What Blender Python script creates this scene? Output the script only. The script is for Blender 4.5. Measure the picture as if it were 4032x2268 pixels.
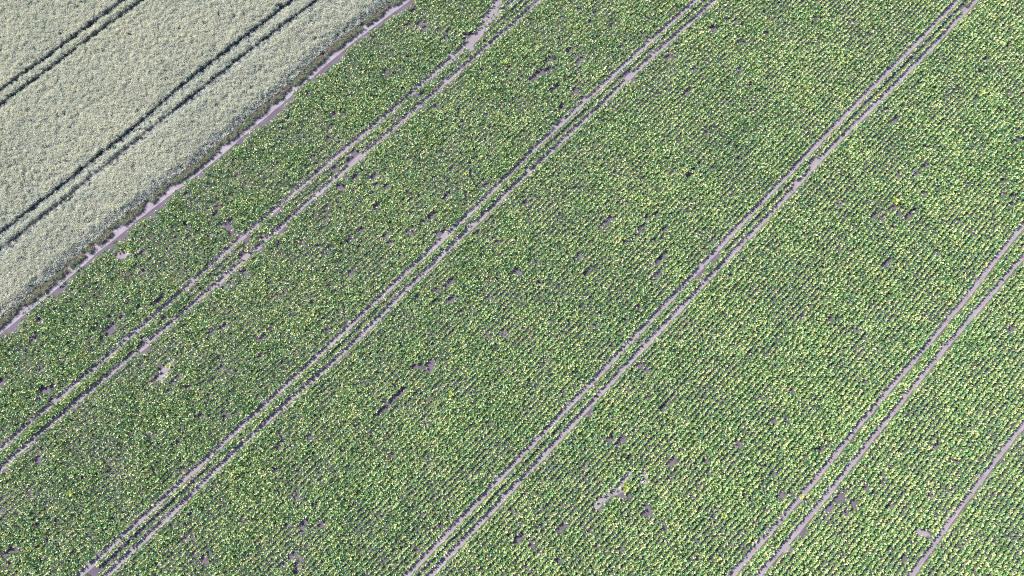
import bpy, math, random
import numpy as np
from mathutils import Vector

for o in list(bpy.data.objects):
    bpy.data.objects.remove(o)
R = math.radians
scene = bpy.context.scene

# ------------------------------------------------------------------ camera
H = 76.0                     # drone height above the soil, metres
TILT = R(15.5)               # away from straight down
F = 2700.0                   # focal length in pixels of the 4032 px wide photo
AZ = R(44.5)                 # direction of the crop rows
cam_d = bpy.data.cameras.new('camera')
cam = bpy.data.objects.new('camera', cam_d)
scene.collection.objects.link(cam)
cam.location = (0, 0, H)
cam.rotation_euler = (TILT, 0, 0)
cam_d.sensor_width = 36.0
cam_d.lens = F / 4032.0 * 36.0
cam_d.clip_start = 0.5
cam_d.clip_end = 6000.0
scene.camera = cam

# ------------------------------------------------------------------ sky and sun
SUN_EL = R(37)
SUN_DIR = Vector((-0.86, 0.50, 0)).normalized()       # towards the sun, seen from above
world = bpy.data.worlds.new("World")
scene.world = world
world.use_nodes = True
wn = world.node_tree
bgn = wn.nodes['Background']
sky = wn.nodes.new('ShaderNodeTexSky')
sky.sky_type = 'NISHITA'
sky.sun_disc = False
sky.sun_elevation = SUN_EL
sky.sun_rotation = math.atan2(SUN_DIR.x, SUN_DIR.y)
wn.links.new(sky.outputs[0], bgn.inputs[0])
bgn.inputs[1].default_value = 0.085
sl = bpy.data.lights.new('sun', 'SUN')
sl.energy = 5.0
sl.angle = R(0.6)
sl.color = (1.0, 0.97, 0.92)
sun = bpy.data.objects.new('sun', sl)
scene.collection.objects.link(sun)
to_sun = Vector((SUN_DIR.x * math.cos(SUN_EL), SUN_DIR.y * math.cos(SUN_EL), math.sin(SUN_EL)))
sun.rotation_euler = to_sun.to_track_quat('Z', 'Y').to_euler()
sun.location = (0, 0, 100)

scene.view_settings.view_transform = 'Standard'
scene.view_settings.look = 'None'
scene.view_settings.exposure = 1.6
scene.view_settings.gamma = 1.0
scene.render.engine = 'CYCLES'
scene.cycles.max_bounces = 6
scene.cycles.use_denoising = False          # the denoiser smears leaves that are a pixel wide
scene.cycles.use_adaptive_sampling = False
scene.cycles.pixel_filter_type = 'BLACKMAN_HARRIS'
scene.cycles.filter_width = 1.15
scene.cycles.sample_clamp_indirect = 3.0

rng = np.random.default_rng(7)
random.seed(7)
DV = np.array([math.sin(AZ), math.cos(AZ)])           # along the rows
NV = np.array([math.cos(AZ), -math.sin(AZ)])          # across the rows


def tag(o, label, cat=None, group=None, kind=None):
    o['label'] = label
    if cat: o['category'] = cat
    if group: o['group'] = group
    if kind: o['kind'] = kind
    return o


# ------------------------------------------------------------------ survey: where the lines of the field run
def ground(p, z=0.0):
    """photo pixel -> metres on the level z"""
    p = np.atleast_2d(np.array(p, float))
    x = p[:, 0] - 2016; y = 1134 - p[:, 1]
    Y = y * math.cos(TILT) + F * math.sin(TILT)
    Z = y * math.sin(TILT) - F * math.cos(TILT)
    t = -(H - z) / Z
    return np.stack([x * t, Y * t], 1)
TR = {
  'W1a': [(0,357),(71,305),(165,242),(275,159),(352,107),(412,60),(489,0)],
  'W1b': [(0,412),(71,360),(159,297),(231,245),(308,190),(396,121),(462,71),(566,0)],
  'W2a': [(0,935),(165,814),(308,704),(418,611),(861,237),(1018,127),(1158,18)],
  'W2b': [(0,1004),(121,913),(231,825),(341,732),(495,605),(939,253),(1096,127),(1245,33)],
  'B': [(21,1275),(83,1224),(186,1151),(259,1085),(308,1029),(396,960),(478,899),(577,817),(648,757),(731,704),(797,655),(1041,446),(1135,368),(1221,290),(1323,196),(1438,110),(1563,23)],
  'T1a': [(0,1759),(82,1691),(181,1611),(297,1510),(470,1361),(728,1142),(783,1072),(986,900),(1174,744),(1344,590),(1501,470),(1657,329),(1782,227),(1892,117),(1994,16)],
  'T1b': [(0,1842),(88,1770),(187,1671),(280,1600),(470,1435),(642,1298),(814,1142),(885,1096),(1096,892),(1344,680),(1532,517),(1720,352),(1845,243),(1970,133),(2096,23)],
  'T2a': [(329,2246),(548,2050),(783,1831),(1018,1612),(1174,1471),(1339,1322),(1532,1127),(1720,963),(1939,751),(2127,556),(2283,415),(2400,308),(2565,148),(2664,66),(2741,3)],
  'T2b': [(423,2261),(587,2105),(822,1878),(1018,1682),(1174,1541),(1344,1400),(1610,1127),(1814,932),(2049,705),(2268,501),(2400,379),(2482,297),(2565,218),(2658,137),(2757,49),(2812,5)],
  'T3a': [(1599,2263),(1709,2153),(1786,2071),(1885,1972),(1973,1878),(2022,1823),(2127,1713),(2362,1471),(2518,1298),(2667,1150),(2845,955),(3001,791),(3158,626),(3338,438),(3471,305),(3627,149),(3760,8)],
  'T3b': [(1692,2263),(1786,2170),(1885,2060),(1973,1966),(2121,1818),(2174,1752),(2362,1549),(2518,1377),(2688,1204),(2758,1127),(2923,955),(3111,759),(3236,611),(3393,462),(3565,290),(3690,164),(3831,8)],
  'T4a': [(2876,2261),(3032,2097),(3158,1948),(3314,1760),(3432,1604),(3565,1455),(3674,1330),(3745,1244),(3835,1135),(3940,986),(4032,880)],
  'T4b': [(2985,2261),(3158,2073),(3314,1870),(3471,1682),(3588,1525),(3706,1384),(3807,1267),(3920,1135),(4019,1018)],
  'T5': [(3596,2261),(3674,2144),(3760,2019),(3847,1909),(3917,1807),(4032,1674)],
}

def us(g):
    return g @ DV, g @ NV


class Line:
    """a line of the field: across-row position s as a smooth function of along-row position u"""
    def __init__(self, name, z, off=0.0, bw=5.0):
        self.u, self.s = us(ground(TR[name], z))
        i = np.argsort(self.u); self.u = self.u[i]; self.s = self.s[i] + off
        self.a, self.b = np.polyfit(self.u, self.s, 1)
        self.a *= 0.5; self.b = self.s.mean() - self.a * self.u.mean()
        self.g = np.arange(-140, 160, 1.0)
        res = self.s - (self.a * self.u + self.b)
        w = np.exp(-0.5 * ((self.g[:, None] - self.u[None]) / bw) ** 2) + 1e-9
        near = np.exp(-0.5 * (np.min(np.abs(self.g[:, None] - self.u[None]), axis=1) / 8) ** 2)
        self.r = (w * res).sum(1) / w.sum(1) * near
    def __call__(self, u):
        return self.a * u + self.b + np.interp(u, self.g, self.r)


L = {}
for k in ('T1a', 'T1b', 'T2a', 'T2b', 'T3a', 'T3b', 'T4a', 'T4b', 'T5'):
    L[k] = Line(k, 0.2)
L['B'] = Line('B', 0.05, bw=3.0)
L['W1a'] = Line('W1a', 0.8, 0.12); L['W1b'] = Line('W1b', 0.8, 0.12)
L['W2a'] = Line('W2a', 0.8); L['W2b'] = Line('W2b', 0.8)

# bare places, in photo pixels: (x0, y0, x1, y1, radius)
BARE = [(2352,1990,2472,1868,13),(2416,1941,2461,1916,10),(2534,1868,2536,1895,14),(2440,1975,2450,1945,7),
 (631,1490,668,1425,14),(680,1495,709,1478,6),(600,1505,615,1495,8),(459,1007,500,998,14),(437,970,440,985,11),(482,1022,484,1024,8),
 (1960,5,1850,185,16),(1782,225,1790,218,15),(1845,243,1855,236,13),(2463,305,2480,290,12),(2573,157,2580,150,10),
 (1931,759,1940,752,9),(1806,940,1812,934,10),(3150,1964,3156,1955,16),(3087,2160,3100,2150,13),(3150,2097,3156,2090,12),(3640,2097,3628,2100,17),
 (3607,2130,3607,2130,8),(1485,1635,1595,1525,6),(1407,1682,1407,1682,7),(1657,1440,1657,1440,8),(1853,1204,1853,1204,9),(2463,1260,2463,1260,8),
 (1735,2077,1735,2077,9),(2205,2206,2200,2212,10),(1680,1666,1680,1666,7),(1641,1165,1641,1165,8),(1602,917,1712,838,6),(1735,783,1806,744,5),
 (1555,1011,1580,987,5),(2448,964,2534,885,6.5),(2542,862,2589,838,6),(2581,1034,2636,987,6),(2268,251,2307,220,5),(2103,313,2127,274,8),
 (2166,360,2213,313,6),(2213,70,2213,70,7),(2471,995,2471,995,8),(2688,720,2766,642,6.5),(2946,846,3025,776,6.5),(2829,964,2915,893,6.5),
 (2798,1034,2830,1000,6),(2743,1089,2766,1066,7),(3212,70,3228,72,9),(3361,90,3361,90,8),(2923,98,2923,98,7),(3518,822,3532,798,9),
 (3432,853,3471,830,8),(3596,689,3602,680,9),(3533,697,3533,697,8),(3643,579,3643,579,10),(3639,650,3639,650,8),(3815,650,3815,650,9),
 (3690,744,3690,744,8),(3612,329,3612,329,9),(3854,282,3854,282,10),(3878,235,3884,232,10),(3831,391,3831,391,8),(3964,172,3964,180,9),
 (3471,1049,3510,1002,6),(3236,1057,3236,1057,8),(3299,979,3299,979,9),(2923,1026,2923,1026,8),(2876,1088,2876,1088,9),(3173,650,3252,595,6),
 (3158,673,3158,673,7),(3267,1259,3267,1259,9),(3404,1330,3404,1330,9),(3353,1290,3353,1290,8),(2845,1204,2845,1204,8),(3299,1377,3299,1377,9),
 (3119,1537,3119,1537,8),(3001,1565,3001,1565,8),(3369,1478,3369,1478,7),(3416,1584,3416,1584,9),(3040,1650,3040,1650,10),(3095,1666,3095,1666,10),
 (3052,1717,3052,1717,8),(2774,1807,2774,1807,10),(2743,1807,2743,1807,8),(2790,1866,2790,1866,9),(3040,1862,3040,1862,9),(3111,1940,3111,1940,9),
 (3080,1987,3080,1987,9),(2954,1964,2954,1964,8),(2985,2105,2985,2105,9),(2962,2128,2962,2128,8),(3682,2034,3682,2034,10),(3753,1932,3753,1932,8),
 (3760,1823,3760,1823,7),(3549,1752,3549,1752,9),(3494,1831,3494,1831,7),(160,1455,168,1450,12),(78,1517,78,1517,10),(149,1572,152,1570,14),
 (23,1690,23,1690,10),(149,1811,153,1806,14),(125,1842,125,1842,9),(219,2046,219,2046,10),(110,1925,110,1925,9),(130,2019,130,2019,9),
 (188,2202,188,2202,10),(399,1878,399,1878,9),(587,1713,587,1713,9),(650,1635,650,1635,8),(853,1408,853,1408,8),(1025,1400,1025,1400,8),
 (861,1455,861,1455,7),(775,1361,775,1361,9),(830,1306,836,1302,10),(736,1525,736,1525,9),(885,1650,885,1650,9),(728,1776,728,1776,8),
 (783,1643,783,1643,7),(736,759,736,759,10),(564,1065,564,1065,8),(1284,814,1284,814,8),(1292,971,1292,971,10),(1190,1065,1190,1065,8),(1206,368,1206,368,9)]
BG = []
for x0, y0, x1, y1, r in BARE:
    g = ground([(x0, y0), (x1, y1), ((x0 + x1) / 2 + r, (y0 + y1) / 2)], 0.12)
    c = (g[0] + g[1]) / 2
    BG.append((g[0], g[1], np.linalg.norm(g[2] - c) * 1.12))


def vnoise(x, y, scale, seed):
    """smooth value noise 0..1"""
    r = np.random.default_rng(seed).random((256, 256))
    x = x / scale + 500.3; y = y / scale + 700.7
    xi = np.floor(x).astype(int); yi = np.floor(y).astype(int)
    fx = x - xi; fy = y - yi
    fx = fx * fx * (3 - 2 * fx); fy = fy * fy * (3 - 2 * fy)
    a = r[xi % 256, yi % 256]; b = r[(xi + 1) % 256, yi % 256]
    c = r[xi % 256, (yi + 1) % 256]; d = r[(xi + 1) % 256, (yi + 1) % 256]
    return (a * (1 - fx) + b * fx) * (1 - fy) + (c * (1 - fx) + d * fx) * fy


def seen(P, m=7.0):
    """keep what lies in the surveyed ground, with a margin all round"""
    x, y = P[:, 0], P[:, 1]
    half = 52.7 + (y + 9.7) / 69.7 * 14.0 + m
    return (y > -9.7 - m) & (y < 60 + m) & (np.abs(x) < half)


# ------------------------------------------------------------------ materials
def mat(name):
    m = bpy.data.materials.new(name); m.use_nodes = True
    nt = m.node_tree; nt.nodes.clear()
    out = nt.nodes.new('ShaderNodeOutputMaterial')
    return m, nt, out


def N(nt, t, **kw):
    n = nt.nodes.new(t)
    for k, v in kw.items(): setattr(n, k, v)
    return n


def ramp(nt, stops, inp):
    r = N(nt, 'ShaderNodeValToRGB')
    cr = r.color_ramp
    while len(cr.elements) < len(stops): cr.elements.new(0.5)
    for e, (p, c) in zip(cr.elements, stops):
        e.position = p; e.color = (*c, 1)
    nt.links.new(inp, r.inputs[0])
    return r.outputs[0]


def math_node(nt, op, a, b):
    n = N(nt, 'ShaderNodeMath', operation=op)
    for i, v in enumerate((a, b)):
        if isinstance(v, (int, float)): n.inputs[i].default_value = v
        else: nt.links.new(v, n.inputs[i])
    return n.outputs[0]


def soil_material(name, cols, tread):
    m, nt, out = mat(name)
    l = nt.links.new
    geo = N(nt, 'ShaderNodeNewGeometry')
    mp = N(nt, 'ShaderNodeMapping'); mp.vector_type = 'POINT'
    mp.inputs['Rotation'].default_value = (0, 0, AZ)      # rows run along Y after this
    l(geo.outputs['Position'], mp.inputs[0])
    n1 = N(nt, 'ShaderNodeTexNoise'); n1.inputs['Scale'].default_value = 0.35; n1.inputs['Detail'].default_value = 8; n1.inputs['Roughness'].default_value = 0.7
    l(mp.outputs[0], n1.inputs[0])
    # narrow ridges left by the drill, stretched along the rows
    st = N(nt, 'ShaderNodeMapping'); st.inputs['Scale'].default_value = (9.0, 0.9, 1)
    l(mp.outputs[0], st.inputs[0])
    n2 = N(nt, 'ShaderNodeTexNoise'); n2.inputs['Scale'].default_value = 1.0; n2.inputs['Detail'].default_value = 5
    l(st.outputs[0], n2.inputs[0])
    n3 = N(nt, 'ShaderNodeTexNoise'); n3.inputs['Scale'].default_value = 14.0; n3.inputs['Detail'].default_value = 5
    l(geo.outputs['Position'], n3.inputs[0])
    v = math_node(nt, 'ADD', math_node(nt, 'MULTIPLY', n1.outputs[0], 0.5), math_node(nt, 'ADD', math_node(nt, 'MULTIPLY', n2.outputs[0], 0.3), math_node(nt, 'MULTIPLY', n3.outputs[0], 0.2)))
    c = ramp(nt, cols, v)
    b = N(nt, 'ShaderNodeBsdfPrincipled'); b.inputs['Roughness'].default_value = 0.95
    b.inputs['Specular IOR Level'].default_value = 0.15
    l(c, b.inputs['Base Color'])
    h = math_node(nt, 'ADD', math_node(nt, 'MULTIPLY', n2.outputs[0], 0.7), math_node(nt, 'MULTIPLY', n3.outputs[0], 0.5))
    if tread:
        wv = N(nt, 'ShaderNodeTexWave'); wv.bands_direction = 'Y'; wv.inputs['Scale'].default_value = 1.2; wv.inputs['Distortion'].default_value = 2.5; wv.inputs['Detail'].default_value = 2
        l(mp.outputs[0], wv.inputs[0])
        h = math_node(nt, 'ADD', h, math_node(nt, 'MULTIPLY', wv.outputs[1], 0.25))
    bp = N(nt, 'ShaderNodeBump'); bp.inputs['Distance'].default_value = 0.06; bp.inputs['Strength'].default_value = 0.8
    l(h, bp.inputs['Height']); l(bp.outputs[0], b.inputs['Normal'])
    l(b.outputs[0], out.inputs[0])
    return m


M_SHADED_SOIL = soil_material('soil', [(0.30, (0.050, 0.038, 0.052)), (0.5, (0.080, 0.064, 0.084)), (0.68, (0.125, 0.104, 0.130))], False)  # shade between the plants is put into this darker soil colour
M_TRACK = soil_material('packed_soil', [(0.30, (0.120, 0.098, 0.112)), (0.5, (0.172, 0.146, 0.165)), (0.68, (0.240, 0.210, 0.236))], True)
M_MARGIN = soil_material('pale_margin_soil', [(0.30, (0.125, 0.102, 0.116)), (0.5, (0.185, 0.160, 0.180)), (0.68, (0.27, 0.240, 0.268))], False)  # palest soil; on the long patch it paints in the sunlit tone


def leaf_material(name, stops, rough, trans, spec, tcol):
    """colour from a per-leaf tone, a per-plant tone and a slow drift over the field"""
    m, nt, out = mat(name)
    l = nt.links.new
    at = N(nt, 'ShaderNodeAttribute'); at.attribute_name = 'tone'
    oi = N(nt, 'ShaderNodeObjectInfo')
    geo = N(nt, 'ShaderNodeNewGeometry')
    nz = N(nt, 'ShaderNodeTexNoise'); nz.inputs['Scale'].default_value = 0.09; nz.inputs['Detail'].default_value = 5
    l(geo.outputs['Position'], nz.inputs[0])
    nn = math_node(nt, 'MULTIPLY', math_node(nt, 'SUBTRACT', nz.outputs[0], 0.5), 0.25)
    v = math_node(nt, 'ADD', math_node(nt, 'MULTIPLY', at.outputs['Fac'], 0.62), math_node(nt, 'MULTIPLY', oi.outputs['Random'], 0.38))
    v = math_node(nt, 'ADD', v, nn)
    c = ramp(nt, stops, v)
    b = N(nt, 'ShaderNodeBsdfPrincipled')
    b.inputs['Roughness'].default_value = rough
    b.inputs['Specular IOR Level'].default_value = spec
    l(c, b.inputs['Base Color'])
    t = N(nt, 'ShaderNodeBsdfTranslucent')
    mx = N(nt, 'ShaderNodeMix', data_type='RGBA', blend_type='MULTIPLY'); mx.inputs[0].default_value = 1.0
    l(c, mx.inputs[6]); mx.inputs[7].default_value = (*tcol, 1)
    l(mx.outputs[2], t.inputs[0])
    s = N(nt, 'ShaderNodeMixShader'); s.inputs[0].default_value = trans
    l(b.outputs[0], s.inputs[1]); l(t.outputs[0], s.inputs[2])
    l(s.outputs[0], out.inputs[0])
    return m


M_BEET = leaf_material('beet_leaf', [(0.0, (0.026, 0.090, 0.048)), (0.25, (0.060, 0.145, 0.058)), (0.5, (0.150, 0.245, 0.075)), (0.75, (0.370, 0.410, 0.150)), (1.0, (0.66, 0.60, 0.34))], 0.42, 0.08, 0.7, (1.3, 1.5, 0.6))
M_WEED = leaf_material('pale_leaf', [(0.0, (0.18, 0.26, 0.04)), (0.5, (0.34, 0.42, 0.08)), (1.0, (0.55, 0.55, 0.20))], 0.45, 0.25, 0.5, (1.4, 1.4, 0.7))
M_BLUE = leaf_material('grey_green_leaf', [(0.0, (0.07, 0.13, 0.07)), (0.5, (0.14, 0.22, 0.12)), (1.0, (0.25, 0.33, 0.19))], 0.5, 0.15, 0.5, (1.3, 1.4, 0.8))
M_WHEAT = leaf_material('wheat_straw', [(0.0, (0.12, 0.17, 0.19)), (0.3, (0.25, 0.31, 0.31)), (0.55, (0.44, 0.46, 0.44)), (0.8, (0.64, 0.62, 0.58)), (1.0, (0.80, 0.75, 0.69))], 0.5, 0.3, 0.5, (1.3, 1.3, 0.9))
M_DRY = leaf_material('dry_straw', [(0.0, (0.12, 0.12, 0.08)), (0.5, (0.24, 0.20, 0.15)), (1.0, (0.42, 0.34, 0.27))], 0.7, 0.1, 0.3, (1.2, 1.1, 0.9))
m, nt, out = mat('stone'); b = N(nt, 'ShaderNodeBsdfPrincipled'); b.inputs['Roughness'].default_value = 0.8
nz = N(nt, 'ShaderNodeTexNoise'); nz.inputs['Scale'].default_value = 12
nt.links.new(ramp(nt, [(0.3, (0.50, 0.36, 0.34)), (0.7, (0.72, 0.58, 0.55))], nz.outputs[0]), b.inputs['Base Color']); nt.links.new(b.outputs[0], out.inputs[0])
M_STONE = m
m, nt, out = mat('dark_stone'); b = N(nt, 'ShaderNodeBsdfPrincipled'); b.inputs['Roughness'].default_value = 0.8
nz = N(nt, 'ShaderNodeTexNoise'); nz.inputs['Scale'].default_value = 12
nt.links.new(ramp(nt, [(0.3, (0.05, 0.045, 0.06)), (0.7, (0.10, 0.085, 0.11))], nz.outputs[0]), b.inputs['Base Color']); nt.links.new(b.outputs[0], out.inputs[0])
M_DSTONE = m


# ------------------------------------------------------------------ mesh helpers
def mesh_obj(name, V, Fc, material, tone=None, link=True, smooth=False):
    me = bpy.data.meshes.new(name)
    me.from_pydata([tuple(map(float, v)) for v in V], [], [tuple(int(i) for i in f) for f in Fc])
    if tone is not None:
        a = me.attributes.new('tone', 'FLOAT', 'FACE')
        a.data.foreach_set('value', np.array(tone, dtype=np.float32))
    me.materials.append(material)
    if smooth:
        for p in me.polygons: p.use_smooth = True
    me.update()
    o = bpy.data.objects.new(name, me)
    if link: scene.collection.objects.link(o)
    return o


def ribbon(V, Fc, T, pts, widths, side, tone, fold=0.0):
    """a leaf blade: centre line + two edges"""
    b = len(V)
    pts = [np.array(p, float) for p in pts]
    for i, (p, w) in enumerate(zip(pts, widths)):
        d = pts[min(i + 1, len(pts) - 1)] - pts[max(i - 1, 0)]
        up = np.cross(side, d); up /= (np.linalg.norm(up) + 1e-9)
        if fold:
            V += [p - side * w + up * w * fold, p, p + side * w + up * w * fold]
        else:
            V += [p - side * w, p + side * w]
    k = 3 if fold else 2
    for i in range(len(pts) - 1):
        for j in range(k - 1):
            q = b + i * k + j
            Fc.append((q, q + 1, q + 1 + k, q + k)); T.append(tone)


def make_beet(seed, leaves, material=None, size=1.0, name='beet_plant', link=False, pale=0.0):
    r = random.Random(seed)
    V, Fc, T = [], [], []
    a0 = r.random() * 6.28
    for k in range(leaves):
        inner = k / leaves                                    # 0 = outer whorl, 1 = heart leaves
        az = a0 + k * 2.4 + r.uniform(-0.3, 0.3)
        e0 = R(60 + 26 * inner + r.uniform(-10, 8))            # petiole elevation
        lp = r.uniform(0.10, 0.24) * size
        lb = r.uniform(0.19, 0.27) * size * (1 - 0.25 * inner)
        wb = lb * r.uniform(0.28, 0.36)
        rot = r.uniform(-0.5, 0.5)
        side = np.array([-math.sin(az + rot), math.cos(az + rot), r.uniform(-0.35, 0.35)]); side /= np.linalg.norm(side)
        h = np.array([math.cos(az), math.sin(az), 0.0])
        p = h * 0.015
        e = e0
        q = p + lp * (h * math.cos(e) + np.array([0, 0, math.sin(e)]))
        tone = min(1, max(0, r.gauss(0.45, 0.2) + pale))
        ribbon(V, Fc, T, [p, q], [0.009 * size, 0.010 * size], side, min(1, tone + 0.35))
        pts = [q]; droop = R(r.choice((r.uniform(0, 18), r.uniform(12, 38))))
        for s in range(3):
            e -= droop * (0.5 + 0.35 * s)
            q = q + lb / 3 * (h * math.cos(e) + np.array([0, 0, math.sin(e)]))
            pts.append(q)
        wav = [r.uniform(0.8, 1.15) for _ in range(4)]
        ws = [0.25 * wb, 0.95 * wb * wav[1], 0.95 * wb * wav[2], 0.18 * wb]
        ribbon(V, Fc, T, pts, ws, side, tone, fold=r.uniform(0.08, 0.3))
    return mesh_obj(name, V, Fc, material or M_BEET, T, link)


def make_tuft(seed, stalks, height, rad, material, earw=0.016, link=False, name='wheat_tuft'):
    r = random.Random(seed)
    V, Fc, T = [], [], []
    for k in range(stalks):
        a = r.random() * 6.28; d = rad * math.sqrt(r.random())
        p = np.array([d * math.cos(a), d * math.sin(a), 0.0])
        la = r.random() * 6.28; lean = r.uniform(0.02, 0.2)
        lv = np.array([math.cos(la), math.sin(la), 0.0])
        hh = height * r.uniform(0.82, 1.05)
        q = p + lv * lean * hh + np.array([0, 0, hh * 0.9])
        sa = r.random() * 3.14
        side = np.array([math.cos(sa), math.sin(sa), 0.0])
        ribbon(V, Fc, T, [p, (p + q) / 2 - lv * 0.02, q], [0.006, 0.005, 0.004], side, 0.25 + 0.2 * r.random())
        # ear, nodding over
        et = r.uniform(0.65, 1.0)
        nod = r.uniform(0.2, 1.1)
        e1 = q + (lv * math.sin(nod) + np.array([0, 0, math.cos(nod)])) * 0.05
        e2 = e1 + (lv * math.sin(nod + .4) + np.array([0, 0, math.cos(nod + .4)])) * 0.06
        for sd in (side, np.cross(side, (e2 - q) / np.linalg.norm(e2 - q))):
            ribbon(V, Fc, T, [q, e1, e2], [0.006, earw, 0.005], sd, et)
        for j in range(2):
            z = r.uniform(0.35, 0.85); ba = r.random() * 6.28
            bv = np.array([math.cos(ba), math.sin(ba), 0.0]); sd = np.array([-bv[1], bv[0], r.uniform(-.4, .4)])
            s0 = p + (q - p) * z; ln = r.uniform(0.12, 0.24)
            ribbon(V, Fc, T, [s0, s0 + bv * ln * 0.5 + np.array([0, 0, ln * 0.45]), s0 + bv * ln + np.array([0, 0, ln * r.uniform(-0.1, 0.5)])],
                   [0.006, 0.013, 0.003], sd, r.uniform(0.05, 0.5))
    return mesh_obj(name, V, Fc, material, T, link)


def scatter(name, P, rot, scl, idx, protos):
    """one object: plants standing on surveyed points (geometry nodes)"""
    coll = bpy.data.collections.new(name + '_kinds')
    for i, o in enumerate(protos):
        o.name = '%s_kind_%02d' % (name, i)
        coll.objects.link(o)
    me = bpy.data.meshes.new(name)
    n = len(P)
    me.vertices.add(n)
    me.vertices.foreach_set('co', np.ascontiguousarray(P, dtype=np.float32).ravel())
    a = me.attributes.new('rot', 'FLOAT_VECTOR', 'POINT'); a.data.foreach_set('vector', np.ascontiguousarray(rot, dtype=np.float32).ravel())
    a = me.attributes.new('scl', 'FLOAT_VECTOR', 'POINT'); a.data.foreach_set('vector', np.ascontiguousarray(scl, dtype=np.float32).ravel())
    a = me.attributes.new('kind_index', 'INT', 'POINT'); a.data.foreach_set('value', np.ascontiguousarray(idx, dtype=np.int32))
    me.update()
    o = bpy.data.objects.new(name, me); scene.collection.objects.link(o)
    g = bpy.data.node_groups.new(name, 'GeometryNodeTree')
    g.interface.new_socket(name='Geometry', in_out='INPUT', socket_type='NodeSocketGeometry')
    g.interface.new_socket(name='Geometry', in_out='OUTPUT', socket_type='NodeSocketGeometry')
    gi = g.nodes.new('NodeGroupInput'); go = g.nodes.new('NodeGroupOutput')
    ip = g.nodes.new('GeometryNodeInstanceOnPoints')
    ci = g.nodes.new('GeometryNodeCollectionInfo'); ci.inputs['Collection'].default_value = coll
    ci.inputs['Separate Children'].default_value = True; ci.inputs['Reset Children'].default_value = True
    def att(nm, dt):
        t = g.nodes.new('GeometryNodeInputNamedAttribute'); t.data_type = dt; t.inputs['Name'].default_value = nm
        return t.outputs['Attribute']
    l = g.links.new
    l(gi.outputs[0], ip.inputs['Points']); l(ci.outputs[0], ip.inputs['Instance'])
    ip.inputs['Pick Instance'].default_value = True
    l(att('kind_index', 'INT'), ip.inputs['Instance Index'])
    l(att('rot', 'FLOAT_VECTOR'), ip.inputs['Rotation'])
    l(att('scl', 'FLOAT_VECTOR'), ip.inputs['Scale'])
    l(ip.outputs[0], go.inputs[0])
    md = o.modifiers.new('plants', 'NODES'); md.node_group = g
    return o


# ------------------------------------------------------------------ ground and wheel tracks
bmv = [(-3000, -3000, 0), (3000, -3000, 0), (3000, 3000, 0), (-3000, 3000, 0)]
gnd = mesh_obj('ground', bmv, [(0, 1, 2, 3)], M_SHADED_SOIL)
tag(gnd, 'purplish brown bare soil showing between the crop rows', kind='structure')


def track(key, half, z, material, label, left=None, right=None, name='dirt_track'):
    u = np.arange(-110, 130, 0.4)
    s = L[key](u)
    wob = (vnoise(u, u * 0 + half, 1.3, 50) - 0.5) * 0.12
    wob2 = (vnoise(u, u * 0 + 9, 1.1, 51) - 0.5) * 0.12
    V, Fc = [], []
    lo = -half if left is None else left; hi = half if right is None else right
    K = 5
    for i in range(len(u)):
        for j in range(K):
            t = j / (K - 1)
            a = s[i] + lo + wob[i] + (hi + wob2[i] - lo - wob[i]) * t
            g = DV * u[i] + NV * a
            V.append((g[0], g[1], z + 0.010 * (2 * t - 1) ** 2))
    for i in range(len(u) - 1):
        for j in range(K - 1):
            q = i * K + j
            Fc.append((q, q + 1, q + 1 + K, q + K))
    o = mesh_obj(name, V, Fc, material, smooth=True)
    tag(o, label, kind='structure')
    return o


HB = 0.38
track('T1a', HB, 0.004, M_TRACK, 'wheel rut in the beets nearest the wheat, its wheat side rut')
track('T1b', HB, 0.004, M_TRACK, 'wheel rut in the beets nearest the wheat, the rut farther from the wheat')
track('T2a', HB, 0.004, M_TRACK, 'upper left rut of the second pair of wheel ruts from the wheat')
track('T2b', HB, 0.004, M_TRACK, 'lower right rut of the second pair of wheel ruts from the wheat')
track('T3a', HB, 0.004, M_TRACK, 'upper left rut of the pair crossing the middle of the beet field')
track('T3b', HB, 0.004, M_TRACK, 'lower right rut of the pair crossing the middle of the beet field')
track('T4a', HB, 0.004, M_TRACK, 'upper left rut of the pair running to the right edge of the photo')
track('T4b', HB, 0.004, M_TRACK, 'lower right rut of the pair running to the right edge of the photo')
track('T5', HB, 0.004, M_TRACK, 'single wheel rut in the bottom right corner of the beets')
track('W1a', 0, 0.004, M_TRACK, 'narrow shaded rut through the wheat in the top left corner, upper one', -0.85, 0.05)
track('W1b', 0, 0.004, M_TRACK, 'narrow shaded rut through the wheat in the top left corner, lower one', -0.85, 0.05)
track('W2a', 0, 0.004, M_TRACK, 'wide half overgrown rut through the wheat, upper one of its pair', -1.2, 0.05)
track('W2b', 0, 0.004, M_TRACK, 'wide half overgrown rut through the wheat, lower one of its pair', -1.2, 0.05)
track('B', 0, 0.004, M_MARGIN, 'pale bare soil strip dividing the wheat from the beets', -0.75, 0.6, name='soil_strip')

def patch(p0, p1, r, label, seed):
    """open soil in a large crop gap, its sunlit tone put into the colour"""
    d = p1 - p0; ln = np.linalg.norm(d); d = d / max(ln, 1e-6) if ln > 0.01 else DV
    n_ = np.array([d[1], -d[0]]); rr = random.Random(seed)
    V = []
    K = 40
    for k in range(K):
        a = 2 * math.pi * k / K
        c = p1 if math.cos(a) > 0 else p0
        w = r * (1.05 + 0.12 * math.sin(3 * a + seed) + 0.08 * rr.uniform(-1, 1))
        q = c + d * math.cos(a) * w + n_ * math.sin(a) * w
        V.append((q[0], q[1], 0.009 + 0.001 * (seed % 5)))
    o = mesh_obj('soil_patch', V, [tuple(range(K - 1, -1, -1))], M_MARGIN if seed == 0 else M_TRACK)
    if o.data.polygons[0].normal.z < 0: o.data.flip_normals()
    tag(o, label, kind='structure')


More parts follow.
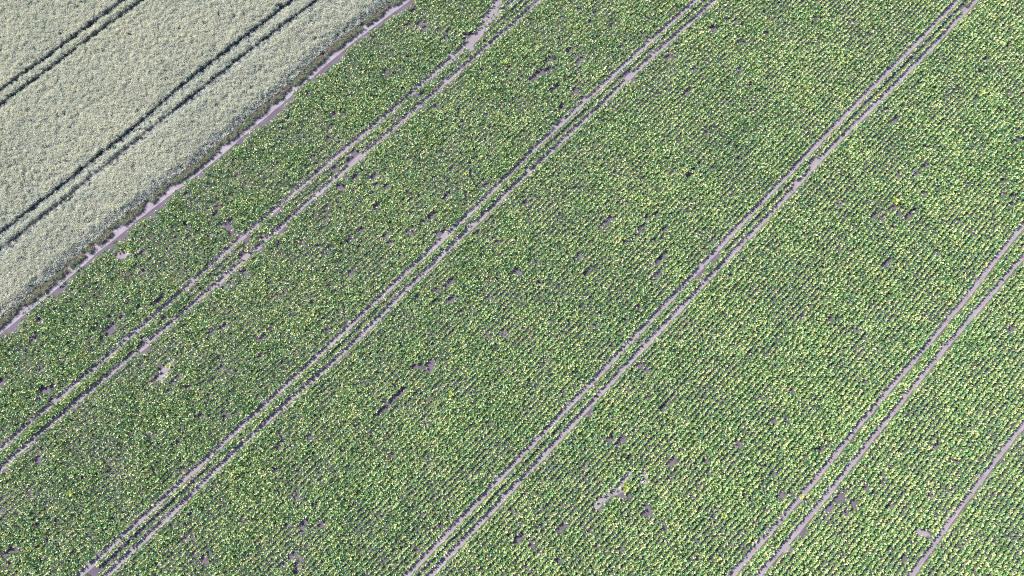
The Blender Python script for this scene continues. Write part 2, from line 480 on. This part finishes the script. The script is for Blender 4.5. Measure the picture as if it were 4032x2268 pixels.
for seed, (i, lb) in enumerate([(0, 'long pale bare soil patch near the bottom of the field'), (10, 'pale bare soil beside the rut at the top of the photo'),
        (4, 'bare soil patch in the left hand beets with drill lines'), (1, 'short pale soil patch beside the long one near the bottom'),
        (2, 'small upright bare soil patch right of the long one'), (7, 'bare soil hollow close to the wheat edge on the left'),
        (11, 'bare bulge beside the upper rut below the photo top'), (12, 'bare bulge beside the lower rut below the photo top'),
        (17, 'bulge of bare soil on the upper left rut at lower right'), (18, 'bulge of bare soil on the lower right rut at lower right'),
        (20, 'small bare soil patch near the bottom right corner')]):
    patch(*BG[i], lb, seed)

# ------------------------------------------------------------------ sugar beets
ROW = 0.5
SP = 0.20
order = ['T1a', 'T1b', 'T2a', 'T2b', 'T3a', 'T3b', 'T4a', 'T4b', 'T5']
ug = np.arange(-105, 125, SP)
pts = []


def add_row(fn, pitch=SP):
    u = ug + rng.normal(0, 0.035, len(ug)) + rng.uniform(-.1, .1)
    s = fn(u) + rng.normal(0, 0.03, len(u))
    pts.append(u[:, None] * DV + s[:, None] * NV)


EDGE = 0.52
for a, b in zip(order[:-1], order[1:]):
    A, B_ = L[a], L[b]
    gap = float(np.mean(B_(np.arange(-30, 60)) - A(np.arange(-30, 60)))) - 2 * EDGE
    n = max(1, int(round(gap / ROW)))
    for i in range(n + 1):
        t = i / n
        add_row(lambda u, A=A, B_=B_, t=t: (A(u) + EDGE) * (1 - t) + (B_(u) - EDGE) * t)
for i in range(140):
    add_row(lambda u, i=i: L['T5'](u) + EDGE + ROW * i)
n_first = 44
for i in range(n_first):
    add_row(lambda u, i=i: L['T1a'](u) - EDGE - ROW * i)
P = np.concatenate(pts)
P = P[seen(P)]
u, s = us(P)
dB = s - L['B'](u)
rag = 0.25 + 0.55 * vnoise(u, s, 0.9, 3) + 1.0 * vnoise(u, s * 0, 3.0, 4)
keep = dB > rag
fill = rng.random(len(P))
dens = vnoise(u, s * 2.2, 1.0, 11) * 0.65 + vnoise(P[:, 0], P[:, 1], 3.0, 12) * 0.35
thin = vnoise(P[:, 0], P[:, 1], 14, 13)
lim = 0.12 + 0.10 * thin + 0.05 * np.clip((-s - 5) / 30, 0, 1)
keep &= ~((dens < lim) & (fill < 0.9))
keep &= fill > 0.035
for p0, p1, r in BG:
    d = p1 - p0; L2 = max(1e-6, d @ d)
    t = np.clip(((P - p0) @ d) / L2, 0, 1)
    q = np.linalg.norm(P - (p0 + t[:, None] * d), axis=1)
    keep &= q > r * (0.6 + 0.65 * rng.random(len(P)))
P = P[keep]; u, s = us(P)
n = len(P)
vig = 0.82 + 0.36 * vnoise(P[:, 0], P[:, 1], 2.2, 21) * rng.uniform(0.75, 1.25, n)
# plants nearer the middle of the field were drilled thicker; the margins stand smaller
vig *= 1 + 0.12 * np.exp(-((s - L['B'](u)) / 0.8) ** 2)
P3 = np.column_stack([P, np.zeros(n)])
rot = np.column_stack([rng.normal(0, 0.10, n), rng.normal(0, 0.10, n), rng.uniform(0, 6.283, n)])
scl = np.column_stack([vig, vig, vig * rng.uniform(0.85, 1.2, n)])
protos = [make_beet(100 + i, 6 + i % 4) for i in range(22)]
beets = scatter('sugar_beet_crop', P3, rot, scl, rng.integers(0, 22, n), protos)
tag(beets, 'glossy yellow green sugar beet crop in close rows across the field', 'crop', kind='stuff')
print('beets', n)

# ------------------------------------------------------------------ wheat
us_u = np.arange(-110, 125, 0.135)
wl = []
for i in range(300):
    sv = -4.0 - 0.125 * i * 1.0
    uu = us_u + rng.normal(0, 0.05, len(us_u))
    s_ = L['B'](uu) + 3.6 + sv + rng.normal(0, 0.035, len(us_u))
    wl.append(uu[:, None] * DV + s_[:, None] * NV)
P = np.concatenate(wl); P = P[seen(P)]
u, s = us(P)
hm = np.ones(len(P))
keep = np.ones(len(P), bool)
for k, w in (('W1a', 0.80), ('W1b', 0.80), ('W2a', 1.15), ('W2b', 1.15)):
    jag = (vnoise(u, s * 0, 0.5, 31) - 0.5) * 0.14
    d = s - L[k](u)
    inside = (d > -w + jag) & (d < jag)
    if k[:2] == 'W1':
        keep &= ~inside
    else:
        mid = (np.abs(d + 0.55) < 0.2) & inside
        sparse = mid & (rng.random(len(P)) < 0.55)
        keep &= ~inside | sparse
        hm[sparse] *= 0.62
dens = vnoise(P[:, 0], P[:, 1], 0.33, 32) * 0.65 + vnoise(P[:, 0], P[:, 1], 1.1, 33) * 0.35
dens += 0.22 * (vnoise(s, u * 0.03, 0.22, 42) - 0.5)
keep &= ~((dens < 0.29) & (rng.random(len(P)) < 0.8))
dB = L['B'](u) - s
eg = 0.65 + 0.35 * vnoise(u, s * 0, 1.1, 34) + 0.2 * vnoise(u, s * 0, .4, 35)
keep &= dB > eg
hm *= 0.76 + 0.34 * vnoise(P[:, 0], P[:, 1], 0.27, 36) + 0.12 * (vnoise(P[:, 0], P[:, 1], 3.5, 37) - 0.5)
hm *= np.clip(0.40 + (dB - eg) * 0.6, 0.40, 1.0)
P = P[keep]; hm = hm[keep]; n = len(P)
lean_x = (vnoise(P[:, 0], P[:, 1], 0.3, 38) - 0.5) * 0.5
lean_y = (vnoise(P[:, 0], P[:, 1], 0.3, 39) - 0.5) * 0.5
rot = np.column_stack([lean_x + rng.normal(0, .05, n), lean_y + rng.normal(0, .05, n), rng.uniform(0, 6.283, n)])
scl = np.column_stack([np.full(n, 1.0), np.full(n, 1.0), hm])
protos = [make_tuft(300 + i, 9, 0.86, 0.085, M_WHEAT, 0.026) for i in range(14)]
wheat = scatter('wheat_crop', np.column_stack([P, np.zeros(n)]), rot, scl, rng.integers(0, 14, n), protos)
tag(wheat, 'pale grey green ripening wheat standing in the upper left corner', 'crop', kind='stuff')
print('wheat', n)

# dry short straw and weeds along the foot of the wheat
n = 9000
uu = rng.uniform(-80, 100, n); dd = rng.beta(1.4, 1.8, n) * 1.0 - 0.15
s_ = L['B'](uu) - 0.15 - dd
P = uu[:, None] * DV + s_[:, None] * NV
k = seen(P) & (vnoise(P[:, 0], P[:, 1], 0.9, 41) + 0.55 * dd > 0.42)
P = P[k]; n = len(P)
protos = [make_tuft(500 + i, 6, 0.28, 0.10, M_DRY, 0.010) for i in range(6)]
protos += [make_tuft(520 + i, 6, 0.30, 0.10, M_BLUE, 0.010) for i in range(3)]
sc = rng.uniform(0.6, 1.3, n)
dry = scatter('dry_grass', np.column_stack([P, np.zeros(n)]), np.column_stack([rng.normal(0, .2, n), rng.normal(0, .2, n), rng.uniform(0, 6.283, n)]),
              np.column_stack([sc, sc, sc]), rng.integers(0, 9, n), protos)
tag(dry, 'short brown dry grass along the foot of the wheat edge', 'grass', kind='stuff')

# ------------------------------------------------------------------ single plants one can tell apart
LONE = [
 (1991, 27, 1.1, 'first'), (1973, 41, .8, 'f'), (1963, 50, 1.15, 'f'), (1947, 62, .95, 'f'), (1935, 74, .9, 'f'), (1918, 87, 1.1, 'f'), (1907, 98, .85, 'f'),
]


def place(o, px, py, z, label, cat, group=None, s=1.0):
    g = ground([(px, py)], z)[0]
    o.location = (g[0], g[1], 0.006)
    o.rotation_euler = (0, 0, random.random() * 6.28)
    o.scale = (s, s, s)
    tag(o, label, cat, group)
    return o


base = [make_beet(700 + i, 10, name='beet_plant', link=False) for i in range(4)]
grey = [make_beet(720 + i, 9, material=M_BLUE, name='beet_plant', link=False) for i in range(3)]


def lone(px, py, s, label, group, protos):
    src = random.choice(protos)
    o = src.copy(); o.name = 'beet_plant'
    scene.collection.objects.link(o)
    return place(o, px, py, 0.15, label, 'plant', group, s)


for px, py, s_ in [(1991,27,1.1),(1973,41,.8),(1963,50,1.15),(1947,62,.95),(1935,74,.9),(1918,87,1.1),(1907,98,.85)]:
    lone(px, py, s_, 'small beet plant in the broken row on bare soil beside the first rut', 'lone beets on the widened rut at the top', base + grey)
for px, py, s_ in [(99,1234,.95),(118,1219,.9),(135,1203,1.0),(153,1186,1.15),(178,1165,1.0),(298,1062,1.0),(310,1050,.9),(232,1122,.9),(245,1110,.95)]:
    lone(px, py, s_, 'grey green beet plant standing alone on the pale strip beside the wheat, lower left', 'lone beets on the soil strip', grey + base[:1])
lone(2439, 1917, 1.0, 'yellow green beet plant in the middle of the large bare patch at the bottom', 'lone beets on the big bare patch', base)
lone(2424, 1930, 0.8, 'small dull beet plant left of the yellow green one on the large bare patch', 'lone beets on the big bare patch', grey)
lone(2462, 1871, 0.8, 'dull green beet plant at the upper end of the large bare patch', 'lone beets on the big bare patch', grey)
lone(2524, 1882, 0.9, 'dark beet plant between the two bare patches near the bottom', 'lone beets on the big bare patch', grey)

for i, (px, py, s_, lb) in enumerate([
 (1986, 250, 1.5, 'pale yellow bushy weed below the top of the second beet block'),
 (1915, 297, 1.2, 'smaller pale yellow weed left of the bushy one near the top'),
 (1837, 681, 1.2, 'pale yellow weed left of the second ruts, level with the photo centre left'),
 (1540, 650, 1.2, 'pale weed just right of the first pair of ruts'),
 (2596, 47, 1.2, 'bright weed close to the top of the second pair of ruts'),
 (1775, 1553, 1.3, 'lone cream coloured weed in the dark middle beet block'),
 (3523, 794, 1.9, 'largest bright yellow weed, beside small bare spots in the right hand beets'),
 (2852, 2032, 1.3, 'bright weed between the third and fourth ruts near the bottom'),
 (282, 1940, 1.4, 'pale weed in the lower left beets'),
 (665, 1440, 1.4, 'whitish plant at the upper end of the left hand bare patch'),
 (2463, 1908, 1.5, 'bright yellow plant on the right rim of the large bottom bare patch'),
 (2467, 1926, 1.3, 'yellow plant below the brightest one on the rim of the bottom bare patch'),
 (3156, 1955, 1.2, 'light plant beside the bulge in the upper left rut near the lower right'),
 (3868, 366, 1.4, 'bright weed in the far upper right beets'),
 ]):
    w = make_beet(900 + i, 14, material=M_WEED, name='weed_plant', link=True)
    place(w, px, py, 0.2, lb, 'weed', None, s_)


def stone(px, py, size, material, label):
    import bmesh
    bm = bmesh.new(); bmesh.ops.create_icosphere(bm, subdivisions=2, radius=1)
    for v in bm.verts:
        k = 1 + 0.25 * math.sin(v.co.x * 3 + px) + 0.18 * math.sin(v.co.y * 5 + v.co.z * 3)
        v.co = Vector((v.co.x * size[0] * k, v.co.y * size[1] * k, v.co.z * size[2] * k))
    me = bpy.data.meshes.new('stone'); bm.to_mesh(me); bm.free(); me.materials.append(material)
    o = bpy.data.objects.new('stone', me); scene.collection.objects.link(o)
    g = ground([(px, py)], 0.02)[0]
    o.location = (g[0], g[1], size[2] * 0.4); o.rotation_euler = (0, 0, math.pi / 2 - AZ)
    tag(o, label, 'stone')


stone(2531, 1898, (0.20, 0.06, 0.05), M_STONE, 'long pale pinkish stone on the small bare patch at the bottom')
stone(2417, 1936, (0.06, 0.05, 0.04), M_DSTONE, 'small dark stone on the large bare patch at the bottom')
